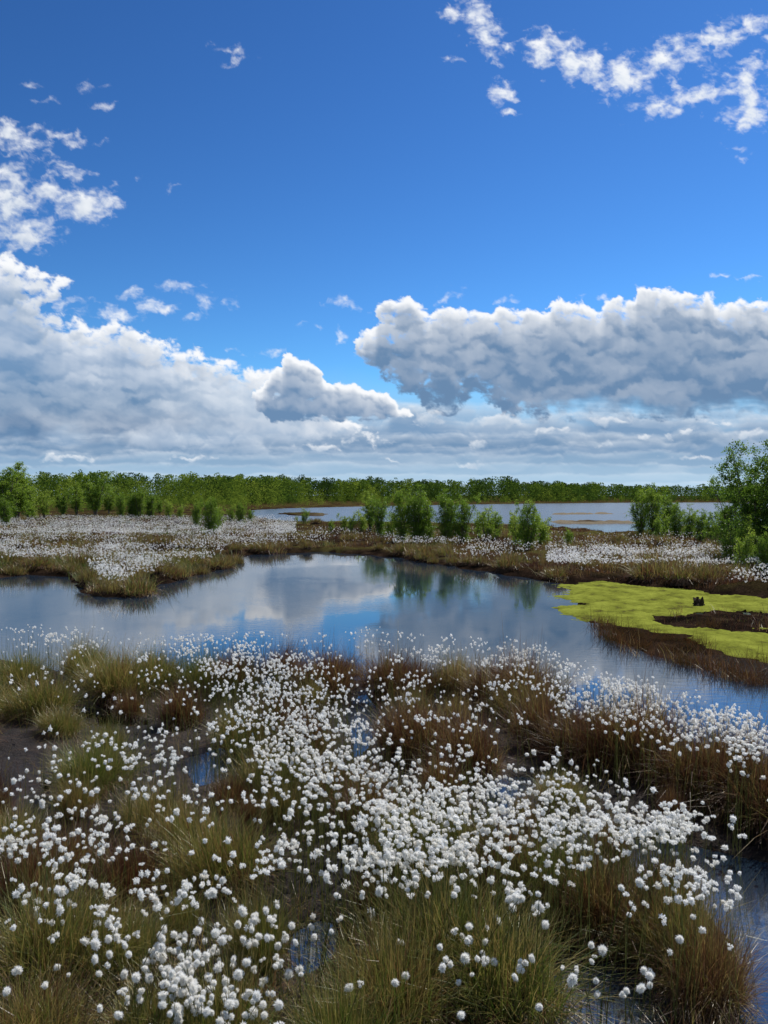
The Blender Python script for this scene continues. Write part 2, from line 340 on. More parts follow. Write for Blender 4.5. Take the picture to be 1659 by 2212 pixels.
# ragged edge of tussocks along the far shore
sh = world_poly(FAR_SHORE)[1:]
seg = np.hypot(*np.diff(sh, axis=0).T); cum = np.concatenate([[0], np.cumsum(seg)]); t = 0
while t < cum[-1]:
    x = np.interp(t, cum, sh[:, 0]); y = np.interp(t, cum, sh[:, 1])
    x += R.normal(0, .2); y += R.uniform(.05, 1.3)
    if R.rand() < .6: add_tussock(float(x), float(y), R.uniform(.15, .5), 'm')
    t += R.uniform(.35, 1.1)
cnt = 0
for _ in range(8000):
    if cnt > 115: break
    u = R.rand()
    if u < .2: px = R.uniform(-60, 520); py = R.uniform(1165, 1250)
    elif u < .5: px = R.uniform(480, 1200); py = R.uniform(1165, 1235)
    elif u < .9: px = R.uniform(1150, 1750); py = R.uniform(1180, 1275)
    else: px = R.uniform(0, 1650); py = R.uniform(1130, 1170)
    x, y = gp(px, py); x = float(x); y = float(y)
    sd = water_sd(np.array([x]), np.array([y]))[0]
    if sd > -.1 or polysd(MOSS, np.array([x]), np.array([y]))[0] > -.3: continue
    sc = R.uniform(.25, .65)
    if any(math.hypot(x-a, y-b) < (sc+c)*.6 for a, b, c in TUS): continue
    add_tussock(x, y, sc, 'm'); cnt += 1
# ------------------------------------------------------------------ loose grass (stuff)
Vs, Qs, Ts = [], [], []; off = 0
def push(V, q, t):
    global off
    Vs.append(V); Qs.append(q+off); Ts.append(t); off += len(V)
def scat(n, x0, x1, y0, y1, powr=1.0):
    px = R.uniform(x0, x1, n); py = y0+(y1-y0)*R.rand(n)**powr
    return gp(px, py)
x, y = scat(22000, -200, 1860, 1440, 2500)
sd = water_sd(x, y); kz = fbm(x*2.0, y*2.0, 3, 31)
ok = (sd < -.03) & (kz > .15); x, y = x[ok], y[ok]; z = height(x, y); n = len(x)
V, q = blades(np.stack([x, y, z-.01], 1), R.rand(n)*6.28, np.abs(R.normal(.35, .3, n)), R.uniform(.06, .30, n), R.uniform(.0018, .0034, n), R.uniform(0, .6, n))
push(V, q, tipped(np.clip(R.normal(.55, .3, n), 0, 1)))
x, y = scat(22000, -200, 1860, 1440, 2500); sd = water_sd(x, y); ok = (sd < .05) & (fbm(x*3, y*3, 3, 33) > -.05); x, y = x[ok], y[ok]; z = np.maximum(height(x, y), 0); n = len(x)
V, q = blades(np.stack([x, y, z+.008], 1), R.rand(n)*6.28, R.uniform(1.35, 1.6, n), R.uniform(.04, .14, n), R.uniform(.0015, .003, n), R.uniform(-.05, .05, n), segs=1)
push(V, q, np.repeat(R.uniform(.4, 1, n), 4))
def clumps(nc_, x0, x1, y0, y1, per, hmin, hmax, wid, t0, t1, seed, moss=False, edge=.3):
    x, y = scat(nc_, x0, x1, y0, y1); sd = water_sd(x, y); mo = polysd(MOSS, x, y)
    ok = (sd < -edge*R.rand(len(x))-.08) & ((mo > 0) if moss else (mo < -.1)) & (fbm(x/2.2, y/2.2, 4, seed, .6) > -.1); x, y = x[ok], y[ok]
    r = np.hypot(x, y)
    hh = hmin+(hmax-hmin)*R.rand(len(x))**1.4; tt = np.clip((t0+t1)/2+(t1-t0)*.9*fbm(x/3, y/3, 4, seed+1)+R.normal(0, .12, len(x)), 0, 1)
    cx = np.repeat(x, per)+R.normal(0, .10, len(x)*per); cy = np.repeat(y, per)+R.normal(0, .10, len(x)*per)
    z = height(x, y); z = np.repeat(z, per); n = len(cx)
    V, q = blades(np.stack([cx, cy, z-.03], 1), R.rand(n)*6.28, np.abs(R.normal(.25, .25, n)), np.repeat(hh, per)*R.uniform(.6, 1.2, n), wid*np.clip(np.repeat(r, per)/20, .6, 3), R.uniform(0, .6, n), segs=2)
    push(V, q, np.repeat(np.repeat(tt, per)+R.normal(0, .1, n), 6))
clumps(2300, -150, 520, 1150, 1285, 16, .10, .40, .008, .05, .85, 41, edge=.8)
clumps(1500, 120, 510, 1210, 1292, 20, .14, .42, .007, .0, .75, 44)
clumps(1900, 480, 1250, 1150, 1250, 16, .08, .36, .008, .35, 1.15, 51, edge=1.5)
clumps(2600, 1150, 1800, 1165, 1280, 16, .12, .45, .008, .25, 1.1, 61, edge=.8)
clumps(1600, -150, 640, 1112, 1165, 12, .10, .38, .010, .0, .85, 71)
clumps(1800, 560, 1800, 1132, 1165, 12, .05, .22, .010, .1, 1.0, 76)
clumps(1300, 1200, 1860, 1258, 1440, 7, .02, .10, .004, -.1, .5, 79, moss=True)
# dark sedge strip in front of the moss, sticks on the peat tongue
x, y = scat(1700, 1290, 1860, 1325, 1480); sdm = polysd(TONGUE, x, y); sp_ = water_sd(x, y)
ok = (((sdm > -.1) & (R.rand(len(x)) < .35)) | (np.abs(sp_-.08) < .20)) & (fbm(x*1.5, y*1.5, 3, 81) > -.2); x, y = x[ok], y[ok]; hh = R.uniform(.06, .34, len(x)); tt = R.uniform(.5, 1.15, len(x))
x = np.repeat(x, 10)+R.normal(0, .06, len(x)*10); y = np.repeat(y, 10)+R.normal(0, .06, len(y)*10); n = len(x)
V, q = blades(np.stack([x, y, np.full(n, -.02)], 1), R.rand(n)*6.28, np.abs(R.normal(.35, .35, n)), np.repeat(hh, 10)*R.uniform(.5, 1.2, n), R.uniform(.003, .006, n), R.uniform(0, .6, n), segs=2)
push(V, q, np.repeat(np.repeat(tt, 10)+R.normal(0, .12, n), 6))
me = mk_mesh('grass', np.concatenate(Vs), Qs, [M_GRASS], {'tint': np.concatenate(Ts)})
obj('grass', me, kind='stuff', label='brown and olive bog grass and dead litter')
# ------------------------------------------------------------------ rush clumps in the water
def rush(n, rad, h):
    a = R.rand(n)*6.28; r = rad*np.sqrt(R.rand(n))
    V, q = blades(np.stack([np.cos(a)*r, np.sin(a)*r, np.full(n, -.08)], 1), R.rand(n)*6.28, np.abs(R.normal(.3, .28, n)), h*R.uniform(.4, 1.2, n), R.uniform(.003, .006, n), R.uniform(0, .6, n))
    return mk_mesh('rush_clump', V, [q], [M_RUSH], {'tint': np.repeat(R.rand(n), 8)})
RV = [rush(260, .22, .40) for _ in range(4)]
for (px, py) in [(1315, 1372), (1340, 1385), (1365, 1395), (1400, 1400), (1430, 1405), (1455, 1412), (1480, 1408), (1510, 1418), (1540, 1425), (1380, 1375), (1440, 1385), (1500, 1395), (1560, 1450), (1590, 1462), (1625, 1470), (1655, 1480), (1600, 1440), (1640, 1450), (1310, 1350), (1690, 1480), (1480, 1440), (1530, 1350), (1410, 1420), (1460, 1430)]:
    x, y = gp(px+R.uniform(-12, 12), py+R.uniform(-6, 6))
    o = obj('rush_clump', RV[R.randint(4)], (float(x), float(y), 0), label='thin dark brown rushes standing in shallow pond water', category='rush', group='rush clumps in the pond')
    o.rotation_euler = (0, 0, R.rand()*6.28); s_ = R.uniform(.5, 1.1); o.scale = (s_, s_, s_*R.uniform(.7, 1.1))
sv = []; ns = 12
for k, (zz_, rr_) in enumerate([(-.1, .16), (0, .15), (.06, .12), (.12, .10), (.17, .09)]):
    for u in range(ns):
        a = u/ns*6.28; j_ = 1+.35*math.sin(3*a+k)+R.uniform(-.2, .2)
        sv.append((math.cos(a)*rr_*j_, math.sin(a)*rr_*j_, zz_+(R.uniform(-.06, .14) if k == 4 else 0)))
sq = [(k*ns+u, k*ns+(u+1) % ns, (k+1)*ns+(u+1) % ns, (k+1)*ns+u) for k in range(4) for u in range(ns)]
me = mk_mesh('tree_stump', np.array(sv), [np.array(sq), np.array([list(range(48, 60))])], [M_STUMP])
x, y = gp(1508, 1312); o = obj('tree_stump', me, (float(x), float(y), .01), label='small black rotten stump standing in the green moss', category='stump'); o.scale = (.75, .75, .7)
# ------------------------------------------------------------------ cotton grass
def shards(n, rad, wid, lng, lobes=1):
    VV = []
    for l in range(lobes):
        m = n//lobes; rr = rad*(1 if lobes == 1 else .74)*R.uniform(.88, 1.1)
        dr = R.normal(0, 1, (m, 3)); dr /= np.linalg.norm(dr, axis=1)[:, None]
        sd_ = np.cross(dr, R.normal(0, 1, (m, 3))); sd_ /= np.linalg.norm(sd_, axis=1)[:, None]
        ax = R.normal(0, 1, 3); ax /= np.linalg.norm(ax); lump = (1+.22*np.tanh(2.2*(dr@ax))+.12*np.sin(5*dr[:, 0]+R.rand()*6)*np.cos(4*dr[:, 2]+R.rand()*6))[:, None]
        r0 = R.uniform(.05, .5, m)[:, None]*rr; r1 = np.minimum(r0+lng*rr*R.uniform(.6, 1.3, m)[:, None], rr*lump*R.uniform(.80, 1.22, m)[:, None])
        bend = R.normal(0, .16*rr, (m, 3)); mid = (r0*.45+r1*.55)
        q = np.stack([dr*r0, dr*mid+sd_*wid, dr*r1+bend, dr*mid-sd_*wid], 1)*np.array([1, 1, 1.1])
        if lobes > 1:
            a = l/lobes*6.28+R.rand(); q = q+np.array([math.cos(a)*.010, math.sin(a)*.010, -.006-.016*R.rand()])
        else: q[..., 2] += rr*.75
        VV.append(q.reshape(-1, 3))
    V = np.concatenate(VV); return V, np.arange(len(V)).reshape(-1, 4)
HI = [shards(950, .0150, .0009, .75) for _ in range(8)]+[shards(850, .0150, .0010, .75, 3) for _ in range(4)]+[shards(850, .0150, .0010, .75, 2) for _ in range(4)]
MD = [shards(140, .0142, .0022, .8) for _ in range(8)]+[shards(130, .0150, .0023, .8, 3) for _ in range(3)]+[shards(130, .0150, .0023, .8, 2) for _ in range(3)]
LO = [shards(34, .0140, .0042, .9) for _ in range(7)]
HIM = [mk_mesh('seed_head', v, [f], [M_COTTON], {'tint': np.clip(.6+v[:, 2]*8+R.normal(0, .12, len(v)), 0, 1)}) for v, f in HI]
def stem_mesh(h, lean):
    n = 7; P = []
    for k in range(n):
        t = k/(n-1); P.append((lean*t*t, .12*lean*math.sin(3*t), h*t))
    P = np.array(P); vs = []
    for p in P:
        for u in range(4):
            a = u*math.pi/2; vs.append(p+np.array([math.cos(a), math.sin(a), 0])*(.0016-.0005*p[2]/h))
    q = [(k*4+u, k*4+(u+1) % 4, (k+1)*4+(u+1) % 4, (k+1)*4+u) for k in range(n-1) for u in range(4)]
    return mk_mesh('cotton_grass', np.array(vs), [np.array(q)], [M_STEM], {'tint': np.full(len(vs), .5)}), P[-1]
STM = [stem_mesh(h, l) for h, l in [(.34, .03), (.38, .08), (.42, .05), (.46, .12), (.5, .06), (.40, .16), (.30, .05)]]
clus = [
 (450, 1445, 70, 40, 170), (520, 1400, 60, 22, 110), (600, 1440, 70, 30, 120), (600, 1520, 100, 50, 340), (700, 1490, 80, 40, 200), (470, 1500, 70, 40, 150), (560, 1600, 80, 40, 130), (690, 1600, 90, 50, 240), (640, 1680, 80, 35, 60), (780, 1660, 90, 40, 130), (850, 1700, 80, 30, 150),
 (880, 1790, 80, 45, 280), (1000, 1760, 80, 40, 180), (930, 1850, 70, 25, 80), (1100, 1800, 70, 50, 160), (1220, 1730, 70, 25, 110), (1290, 1780, 60, 30, 120), (1380, 1790, 60, 25, 120), (1470, 1780, 60, 20, 90), (1500, 1900, 36, 36, 70), (1350, 1950, 50, 30, 16), (1150, 1900, 60, 40, 24), (1050, 1680, 60, 40, 60),
 (1380, 1490, 60, 25, 300), (1300, 1520, 80, 30, 190), (1460, 1540, 60, 22, 220), (1560, 1575, 60, 22, 220), (1640, 1600, 50, 22, 200), (1240, 1450, 40, 15, 50), (1150, 1405, 45, 15, 190), (1060, 1410, 60, 22, 150), (1110, 1460, 70, 25, 90), (930, 1400, 60, 20, 80), (880, 1480, 50, 20, 45), (960, 1540, 60, 30, 80),
 (800, 1370, 60, 9, 110), (880, 1365, 50, 9, 90), (680, 1362, 70, 9, 110), (560, 1368, 60, 9, 110), (440, 1368, 60, 9, 70), (300, 1375, 90, 12, 80), (160, 1375, 70, 12, 70), (40, 1355, 50, 12, 70), (120, 1430, 100, 30, 55), (280, 1450, 90, 40, 70),
 (410, 2120, 65, 38, 120), (330, 2060, 50, 25, 32), (520, 2180, 50, 25, 18), (140, 1850, 90, 60, 90), (60, 1700, 50, 50, 28), (150, 1740, 60, 40, 28), (280, 1900, 90, 60, 50), (50, 1830, 50, 50, 36), (330, 1620, 80, 50, 42), (240, 1560, 80, 30, 44), (600, 1860, 40, 35, 34), (590, 1980, 35, 45, 22), (450, 1960, 60, 40, 18), (180, 1980, 80, 40, 22), (420, 1700, 70, 50, 32), (900, 2050, 100, 60, 9), (1100, 2150, 100, 50, 8), (1450, 2080, 60, 50, 5), (1120, 2000, 60, 50, 12), (820, 1930, 60, 40, 8), (700, 1780, 60, 40, 20), (300, 1740, 60, 40, 14)]
PX, PY, PH = [], [], []
for cx_, cy_, sx_, sy_, n in clus:
    n = int(n*1.2); k_ = max(2, n//11)
    u = R.normal(cx_, sx_, k_); v = R.normal(cy_, sy_, k_); id_ = R.randint(0, k_, n)
    dd = F*1.5/np.maximum(v-1070, 60); sg = F*R.uniform(.04, .14, k_)/dd
    PX.append(u[id_]+R.normal(0, 1, n)*sg[id_]); PY.append(v[id_]+R.normal(0, .55, n)*sg[id_]*np.where(sy_ < 15, .3, 1)); PH.append(R.uniform(-.06, .06, k_)[id_])
PX.append(R.uniform(-100, 1760, 150)); PY.append(R.uniform(1380, 2150, 150)); PH.append(np.zeros(150))
PX = np.concatenate(PX); PY = np.concatenate(PY); PH = np.concatenate(PH)
ok = (PY > 1348) & (PX > -150) & (PX < 1800); PX, PY, PH = PX[ok], PY[ok], PH[ok]
hz = R.uniform(.38, .54, len(PX))+PH; hz = np.where(PY > 1950, R.uniform(.28, .46, len(PX)), hz)
tx, ty = gp(PX, PY, hz)
sd = water_sd(tx, ty); ok = (sd < .0) | ((sd < .12) & (R.rand(len(sd)) < .4))
tx, ty, hz, PX, PY = tx[ok], ty[ok], hz[ok], PX[ok], PY[ok]
dist = np.hypot(tx, ty); vis = (PX > 5) & (PX < 1655) & (PY < 2205)
order = np.argsort(dist+np.where(vis, 0, 100)); first = order[:300]; rest = order[300:]
gz = np.maximum(height(tx, ty), -.05)
for idx in first:
    me, tip = STM[R.randint(len(STM))]
    H = hz[idx]-gz[idx]; sc = H/tip[2]; rz = R.rand()*6.28
    c, s2 = math.cos(rz), math.sin(rz); ox = (tip[0]*c-tip[1]*s2)*sc; oy = (tip[0]*s2+tip[1]*c)*sc
    o = obj('cotton_grass', me, (tx[idx]-ox, ty[idx]-oy, gz[idx]), label='white fluffy cotton grass head on a thin green stem', category='cotton grass', group='cotton grass on the bog')
    o.rotation_euler = (0, 0, rz); o.scale = (sc, sc, sc)
    hv = R.randint(8) if R.rand() < .7 else 8+R.randint(8)
    hs = R.uniform(.55, 1.08)/sc
    h = obj('seed_head', HIM[hv], tuple(tip), parent=o); h.scale = (hs*R.uniform(.8, 1.1), hs*R.uniform(.8, 1.1), hs*R.uniform(.85, 1.25)); h.rotation_euler = (R.normal(0, .5), R.normal(0, .5), R.rand()*6.28)
CV, CF, CT, co = [], [], [], 0
def put_heads(x, y, z, lib, smin, smax):
    global co
    for k, (v, f) in enumerate(lib):
        sel = np.arange(len(x)) % len(lib) == k; m = int(sel.sum())
        if m == 0: continue
        a = R.rand(m)*6.28; sc = smin+(smax-smin)*R.rand(m)**1.2
        c, s_ = np.cos(a)*sc, np.sin(a)*sc; zs = sc*R.uniform(.8, 1.25, m)
        vx = v[None, :, 0]*c[:, None]-v[None, :, 1]*s_[:, None]+x[sel][:, None]
        vy = v[None, :, 0]*s_[:, None]+v[None, :, 1]*c[:, None]+y[sel][:, None]
        vz = v[None, :, 2]*zs[:, None]+z[sel][:, None]
        CV.append(np.stack([vx, vy, vz], -1).reshape(-1, 3))
        ff = (f[None]+(np.arange(m)*len(v))[:, None, None]).reshape(-1, 4)+co
        CF.append(ff); CT.append(np.repeat(R.uniform(.35, 1, m), len(v))); co += m*len(v)
x, y, z, d = tx[rest], ty[rest], hz[rest], dist[rest]
mdl = d < 5.0
put_heads(x[mdl], y[mdl], z[mdl], MD, .55, 1.12); put_heads(x[~mdl], y[~mdl], z[~mdl], LO, .55, 1.15)
g = gz[rest]; n = len(x); az = R.rand(n)*6.28; ln = R.uniform(.02, .2, n); L_ = (z-g)
SV, SQ = blades(np.stack([x-np.cos(az)*np.sin(ln)*L_, y-np.sin(az)*np.sin(ln)*L_, g], 1), az, ln, L_/np.cos(ln), np.full(n, .0034), np.zeros(n))
def drift(n, x0, x1, y0, y1, seed, thr, zc=.34):
    px = R.uniform(x0, x1, n); py = R.uniform(y0, y1, n); zt = R.uniform(zc-.14, zc+.1, n)
    x, y = gp(px, py, zt); sd = water_sd(x, y); mo = polysd(MOSS, x, y)
    nn = fbm(x/2.4, y/2.6, 5, seed, .7)
    ok = (sd < -.3) & (mo < -.3) & (nn+R.normal(0, .08, n) > thr); return x[ok], y[ok], zt[ok]+.16*nn[ok]
FARH = [shards(5, .019, .013, 1.2) for _ in range(6)]
for a in [(34000, -150, 640, 1114, 1152, 91, -.08), (17000, -150, 620, 1148, 1205, 92, .08), (6000, 160, 490, 1196, 1268, 93, .1), (1500, 20, 170, 1190, 1225, 94, .1), (6000, 470, 1060, 1140, 1176, 95, .12),
          (12000, 1180, 1800, 1178, 1218, 96, .03), (5200, 1250, 1800, 1210, 1262, 97, .12), (2400, 980, 1250, 1165, 1215, 98, .15), (4200, 1150, 1800, 1150, 1185, 99, .15)]:
    x, y, z = drift(*a); put_heads(x, y, z, FARH, .8, 1.5)
V = np.concatenate(CV+[SV]); nF = sum(len(f) for f in CF)
T = np.concatenate(CT+[np.full(len(SV), .5)])
mi = np.concatenate([np.zeros(nF), np.ones(len(SQ))])
me = mk_mesh('cotton_grass_field', V, [np.concatenate(CF), SQ+co], [M_COTTON, M_STEM], {'tint': T}, midx=mi)
obj('cotton_grass_field', me, kind='stuff', label='drifts of white cotton grass covering the bog')
# ------------------------------------------------------------------ birches
def tube(P, r0, r1, sides=4):
    P = np.asarray(P); n = len(P); vs = []
    for k in range(n):
        r = r0+(r1-r0)*k/(n-1); a = np.arange(sides)/sides*6.28
        vs.append(np.stack([P[k, 0]+np.cos(a)*r, P[k, 1]+np.sin(a)*r, np.full(sides, P[k, 2])], 1))
    q = [(k*sides+u, k*sides+(u+1) % sides, (k+1)*sides+(u+1) % sides, (k+1)*sides+u) for k in range(n-1) for u in range(sides)]
    return np.concatenate(vs), np.array(q)
def birch(H, stems, spread, nl, leaf, low=.08, tb=.5):
    TVv, TQ, o_ = [], [], 0; tw = []
    for s_ in range(stems):
        a = s_/stems*6.28+R.rand(); h = H*R.uniform(.62, 1.0) if s_ else H
        lean = R.uniform(.05, .34)*spread if stems > 1 else R.uniform(0, .06)
        b = np.array([math.cos(a), math.sin(a), 0])*(.10*spread if stems > 1 else 0)*R.rand()
        T_ = np.linspace(0, 1, 7); P = np.stack([b[0]+math.cos(a)*lean*h*T_**1.2+R.normal(0, .012*h, 7)*T_, b[1]+math.sin(a)*lean*h*T_**1.2+R.normal(0, .012*h, 7)*T_, h*T_], 1); P[0, 2] = -.1
        v, q = tube(P, .013*H+.006, .003, 6); TVv.append(v); TQ.append(q+o_); o_ += len(v)
        nb = int(16+H*4)
        for k in range(nb):
            t = low+(0.97-low)*((k+R.rand())/nb); p0 = np.array([np.interp(t, T_, P[:, i_]) for i_ in range(3)])
            ba = R.rand()*6.28; up = R.uniform(.35, 1.1)
            L_ = spread*h*(.30*(1-t)**.65*(.55+.45*min(1, t/.3))+.06)*R.uniform(.5, 1.35)
            d_ = np.array([math.cos(ba)*math.cos(up), math.sin(ba)*math.cos(up), math.sin(up)])
            Pb = np.array([p0+d_*L_*s3+np.array([0, 0, -.10*L_*s3*s3]) for s3 in (0, .35, .7, 1)])
            v, q = tube(Pb, .004*H*(1-t)+.003, .0015, 3); TVv.append(v); TQ.append(q+o_); o_ += len(v)
            for w in range(6):
                s3 = R.uniform(.2, 1.0); q0 = p0+d_*L_*s3+np.array([0, 0, -.1*L_*s3*s3])
                d2 = d_*.6+R.normal(0, .5, 3); d2 /= np.linalg.norm(d2); tw.append((q0, d2, R.uniform(.35, 1.0)*(.10+.30*L_)))
    q0 = np.array([t[0] for t in tw]); d2 = np.array([t[1] for t in tw]); l2 = np.array([t[2] for t in tw])
    idx = R.randint(0, len(tw), nl); s3 = R.rand(nl)
    C = q0[idx]+d2[idx]*(l2[idx]*s3)[:, None]+R.normal(0, .02+.010*H, (nl, 3)); C[:, 2] = np.maximum(C[:, 2], .03)
    e1 = R.normal(0, 1, (nl, 3)); e1 /= np.linalg.norm(e1, axis=1)[:, None]; e2 = np.cross(e1, R.normal(0, 1, (nl, 3))); e2 /= np.linalg.norm(e2, axis=1)[:, None]
    sz = (leaf*R.uniform(.6, 1.25, nl))[:, None]
    LV = np.stack([C-e1*sz*.6, C+e2*sz*.4, C+e1*sz*.6, C-e2*sz*.4], 1).reshape(-1, 3)
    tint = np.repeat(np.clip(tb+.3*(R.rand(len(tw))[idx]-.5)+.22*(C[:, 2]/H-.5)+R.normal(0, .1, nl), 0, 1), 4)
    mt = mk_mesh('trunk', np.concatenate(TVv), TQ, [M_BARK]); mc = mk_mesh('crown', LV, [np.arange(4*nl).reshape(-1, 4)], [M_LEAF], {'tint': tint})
    return mt, mc, H
BV = {'s': [birch(1.4, 4, 1.1, 3400, .042, tb=.82) for _ in range(3)], 'm': [birch(2.3, 7, 1.0, 10500, .044, low=.03, tb=.64) for _ in range(4)],
      't': [birch(4.5, 3, .9, 14000, .066, low=.10, tb=.76) for _ in range(3)], 'b': [birch(3.7, 7, 1.1, 24000, .052, low=.03, tb=.46) for _ in range(2)]}
BL = {'s': 'small bright green birch sapling in the bog grass', 'm': 'dense green young birch bush on the peat bank', 't': 'slender yellow-green young birch tree on the bog', 'b': 'tall dark green birch bush beside the pond'}
def add_birch(px, pyb, pyt, k, label=None):
    x, y = gp(px, pyb, .1); x, y = float(x), float(y); d = y
    h = (pyb-pyt)/F*d; mt, mc, H = BV[k][R.randint(len(BV[k]))]; s_ = h/H
    z = float(height(np.array([x]), np.array([y]))[0])
    e = obj('birch_tree', None, (x, y, max(z, 0)), label=label or BL[k], category='birch tree', group='young birches on the bog'); e.empty_display_size = .2
    wf = 1.25 if k == 't' else 1.0
    e.rotation_euler = (0, 0, R.rand()*6.28); e.scale = (s_*wf*R.uniform(.9, 1.1), s_*wf*R.uniform(.9, 1.1), s_)
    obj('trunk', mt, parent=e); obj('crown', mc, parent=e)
for a in [(868, 1172, 1062, 'm'), (900, 1174, 1056, 'm'), (922, 1172, 1070, 'm'), (965, 1176, 1066, 'm'), (998, 1174, 1072, 'm'), (820, 1160, 1072, 'm'), (800, 1150, 1066, 't'), (845, 1162, 1110, 's'), (1052, 1172, 1100, 's'), (1035, 1166, 1112, 's'), (1072, 1170, 1106, 's'),
          (1140, 1192, 1088, 'm'), (1170, 1188, 1108, 's'), (1116, 1188, 1110, 's'), (760, 1152, 1110, 's'), (782, 1152, 1106, 's'), (742, 1148, 1112, 's'), (715, 1148, 1122, 's'), (658, 1134, 1100, 's'), (640, 1130, 1116, 's'),
          (455, 1158, 1076, 'm'), (425, 1140, 1080, 'm'), (470, 1150, 1088, 's'), (520, 1134, 1086, 'm'), (540, 1130, 1098, 's'), (500, 1130, 1094, 's'), (390, 1122, 1090, 's'), (365, 1122, 1082, 's'),
          (35, 1126, 1002, 't'), (10, 1130, 1012, 't'), (60, 1122, 1030, 't'), (95, 1122, 1062, 't'), (135, 1116, 1052, 't'), (165, 1112, 1045, 't'), (205, 1114, 1020, 't'), (235, 1112, 1048, 't'), (262, 1118, 1066, 'm'), (300, 1120, 1052, 'm'), (285, 1120, 1060, 'm'), (325, 1118, 1064, 'm'), (345, 1112, 1072, 't'), (12, 1140, 1076, 'm'), (70, 1124, 1084, 's'), (-40, 1128, 1010, 't'), (-90, 1132, 1020, 't'),
          (1385, 1158, 1060, 'm'), (1412, 1160, 1050, 'm'), (1440, 1156, 1066, 'm'), (1425, 1172, 1112, 's'), (1462, 1160, 1088, 'm'), (1490, 1166, 1092, 'm'), (1515, 1172, 1102, 'm'), (1540, 1180, 1108, 's'),
          (1635, 1216, 970, 'b'), (1700, 1222, 962, 'b'), (1592, 1196, 1040, 'b'), (1560, 1186, 1096, 'm'), (1605, 1240, 1150, 's'), (1655, 1250, 1150, 'm'), (1575, 1222, 1145, 's'), (1620, 1225, 1120, 'm'), (1760, 1230, 990, 'b'), (1230, 1190, 1146, 's')]:
    add_birch(*a)
# ------------------------------------------------------------------ far birch wood
Vt, Tt = [], []
SKX = [-400, 0, 120, 250, 400, 700, 850, 1000, 1060, 1090, 1130, 1250, 1450, 1659, 2200]; SKY_ = [1018, 1020, 1022, 1018, 1023, 1031, 1034, 1038, 1032, 1027, 1039, 1043, 1048, 1050, 1050]
def wood(n, x0, x1, d0, d1, leafn, tb, seed, lsz=.55, hfix=None):
    px = R.uniform(x0, x1, n); d = d0+(d1-d0)*R.rand(n)**1.1; x = (px-CX)/F*d; y = d
    sd = water_sd(x, y); ok = sd < -1; x, y, px, d = x[ok], y[ok], px[ok], d[ok]; n = len(x)
    if hfix is None:
        h = (2+(1070-np.interp(px, SKX, SKY_))/F*d)*(.92+.14*fbm(px/35, y/30, 4, seed))*R.uniform(.72, 1.08, n)
        w = R.uniform(1.4, 2.8, n)*(d/200)**.5
    else:
        h = hfix[0]+(hfix[1]-hfix[0])*R.rand(n)**1.8; w = h*R.uniform(.28, .45, n)
    tb_ = np.clip(tb+.35*fbm(px/60, y/50, 2, seed+3)+R.normal(0, .16, n), 0, 1); g = height(x, y)
    X_ = np.repeat(x, leafn); Y_ = np.repeat(y, leafn); H_ = np.repeat(h, leafn); W_ = np.repeat(w, leafn); m = len(X_)
    t = R.rand(m)**.75; prof = np.sqrt(np.clip(1-((t-.42)/.60)**2, 0, 1))
    a = R.rand(m)*6.28; r = W_*prof*np.sqrt(R.rand(m))*(1+.3*np.sin(a*3+t*11+np.repeat(R.rand(n)*9, leafn)))
    C = np.stack([X_+np.cos(a)*r, Y_+np.sin(a)*r, np.repeat(g, leafn)+H_*(t*.97+.02)], 1)
    e1 = R.normal(0, 1, (m, 3)); e1 /= np.linalg.norm(e1, axis=1)[:, None]; e2 = np.cross(e1, R.normal(0, 1, (m, 3))); e2 /= np.linalg.norm(e2, axis=1)[:, None]
    sz = (lsz*R.uniform(.35, 1.0, m)*np.clip(H_/6, .5, 1.0))[:, None]
    Vt.append(np.stack([C-e1*sz*.6, C+e2*sz*.45, C+e1*sz*.6, C-e2*sz*.45], 1).reshape(-1, 3))
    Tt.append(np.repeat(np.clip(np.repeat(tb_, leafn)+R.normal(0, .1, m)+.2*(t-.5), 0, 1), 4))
wood(560, -300, 640, 150, 240, 230, .38, 1, .42)
wood(560, 450, 1300, 215, 310, 190, .32, 2, .55)
wood(560, 1150, 2200, 230, 400, 140, .30, 3, .7)
wood(300, -300, 700, 105, 150, 130, .68, 4, .27, (1.2, 4.6))
wood(420, 350, 1280, 150, 212, 120, .70, 5, .30, (1.0, 4.0))
wood(160, -100, 560, 85, 120, 120, .78, 6, .22, (1.0, 2.8))
wood(320, 1200, 2200, 202, 240, 90, .55, 7, .42, (1.0, 3.2))
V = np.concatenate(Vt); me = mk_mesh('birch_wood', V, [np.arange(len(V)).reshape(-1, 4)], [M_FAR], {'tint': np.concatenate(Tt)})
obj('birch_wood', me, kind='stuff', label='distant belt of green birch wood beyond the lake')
# ------------------------------------------------------------------ sky dome with clouds
def lin(c):
    c = np.asarray(c, float)/255; return np.where(c <= .04045, c/12.92, ((c+.055)/1.055)**2.4)
azs = np.radians(np.concatenate([np.linspace(-80, -31, 50)[:-1], np.linspace(-31, 31, 860), np.linspace(31, 80, 50)[1:]]))
els = np.radians(np.concatenate([np.linspace(44, 35.5, 20)[:-1], np.linspace(35.5, -.25, 600)]))
AZ, EL = np.meshgrid(azs, els)
dx = np.sin(AZ)*np.cos(EL); dy = np.cos(AZ)*np.cos(EL); dz = np.sin(EL)
yc = dy*cp+dz*sp; zc = -dy*sp+dz*cp
SX = CX+F*dx/yc; SY = CY-F*zc/yc
nrow, ncol = SX.shape
rgb = np.zeros((nrow, ncol, 3)); alpha = np.zeros((nrow, ncol))
def over(col, a):
    global rgb, alpha
    na = a+alpha*(1-a); w = np.where(na > 1e-4, a/np.maximum(na, 1e-4), 0)[..., None]
    rgb = col*w+rgb*(1-w); alpha = na
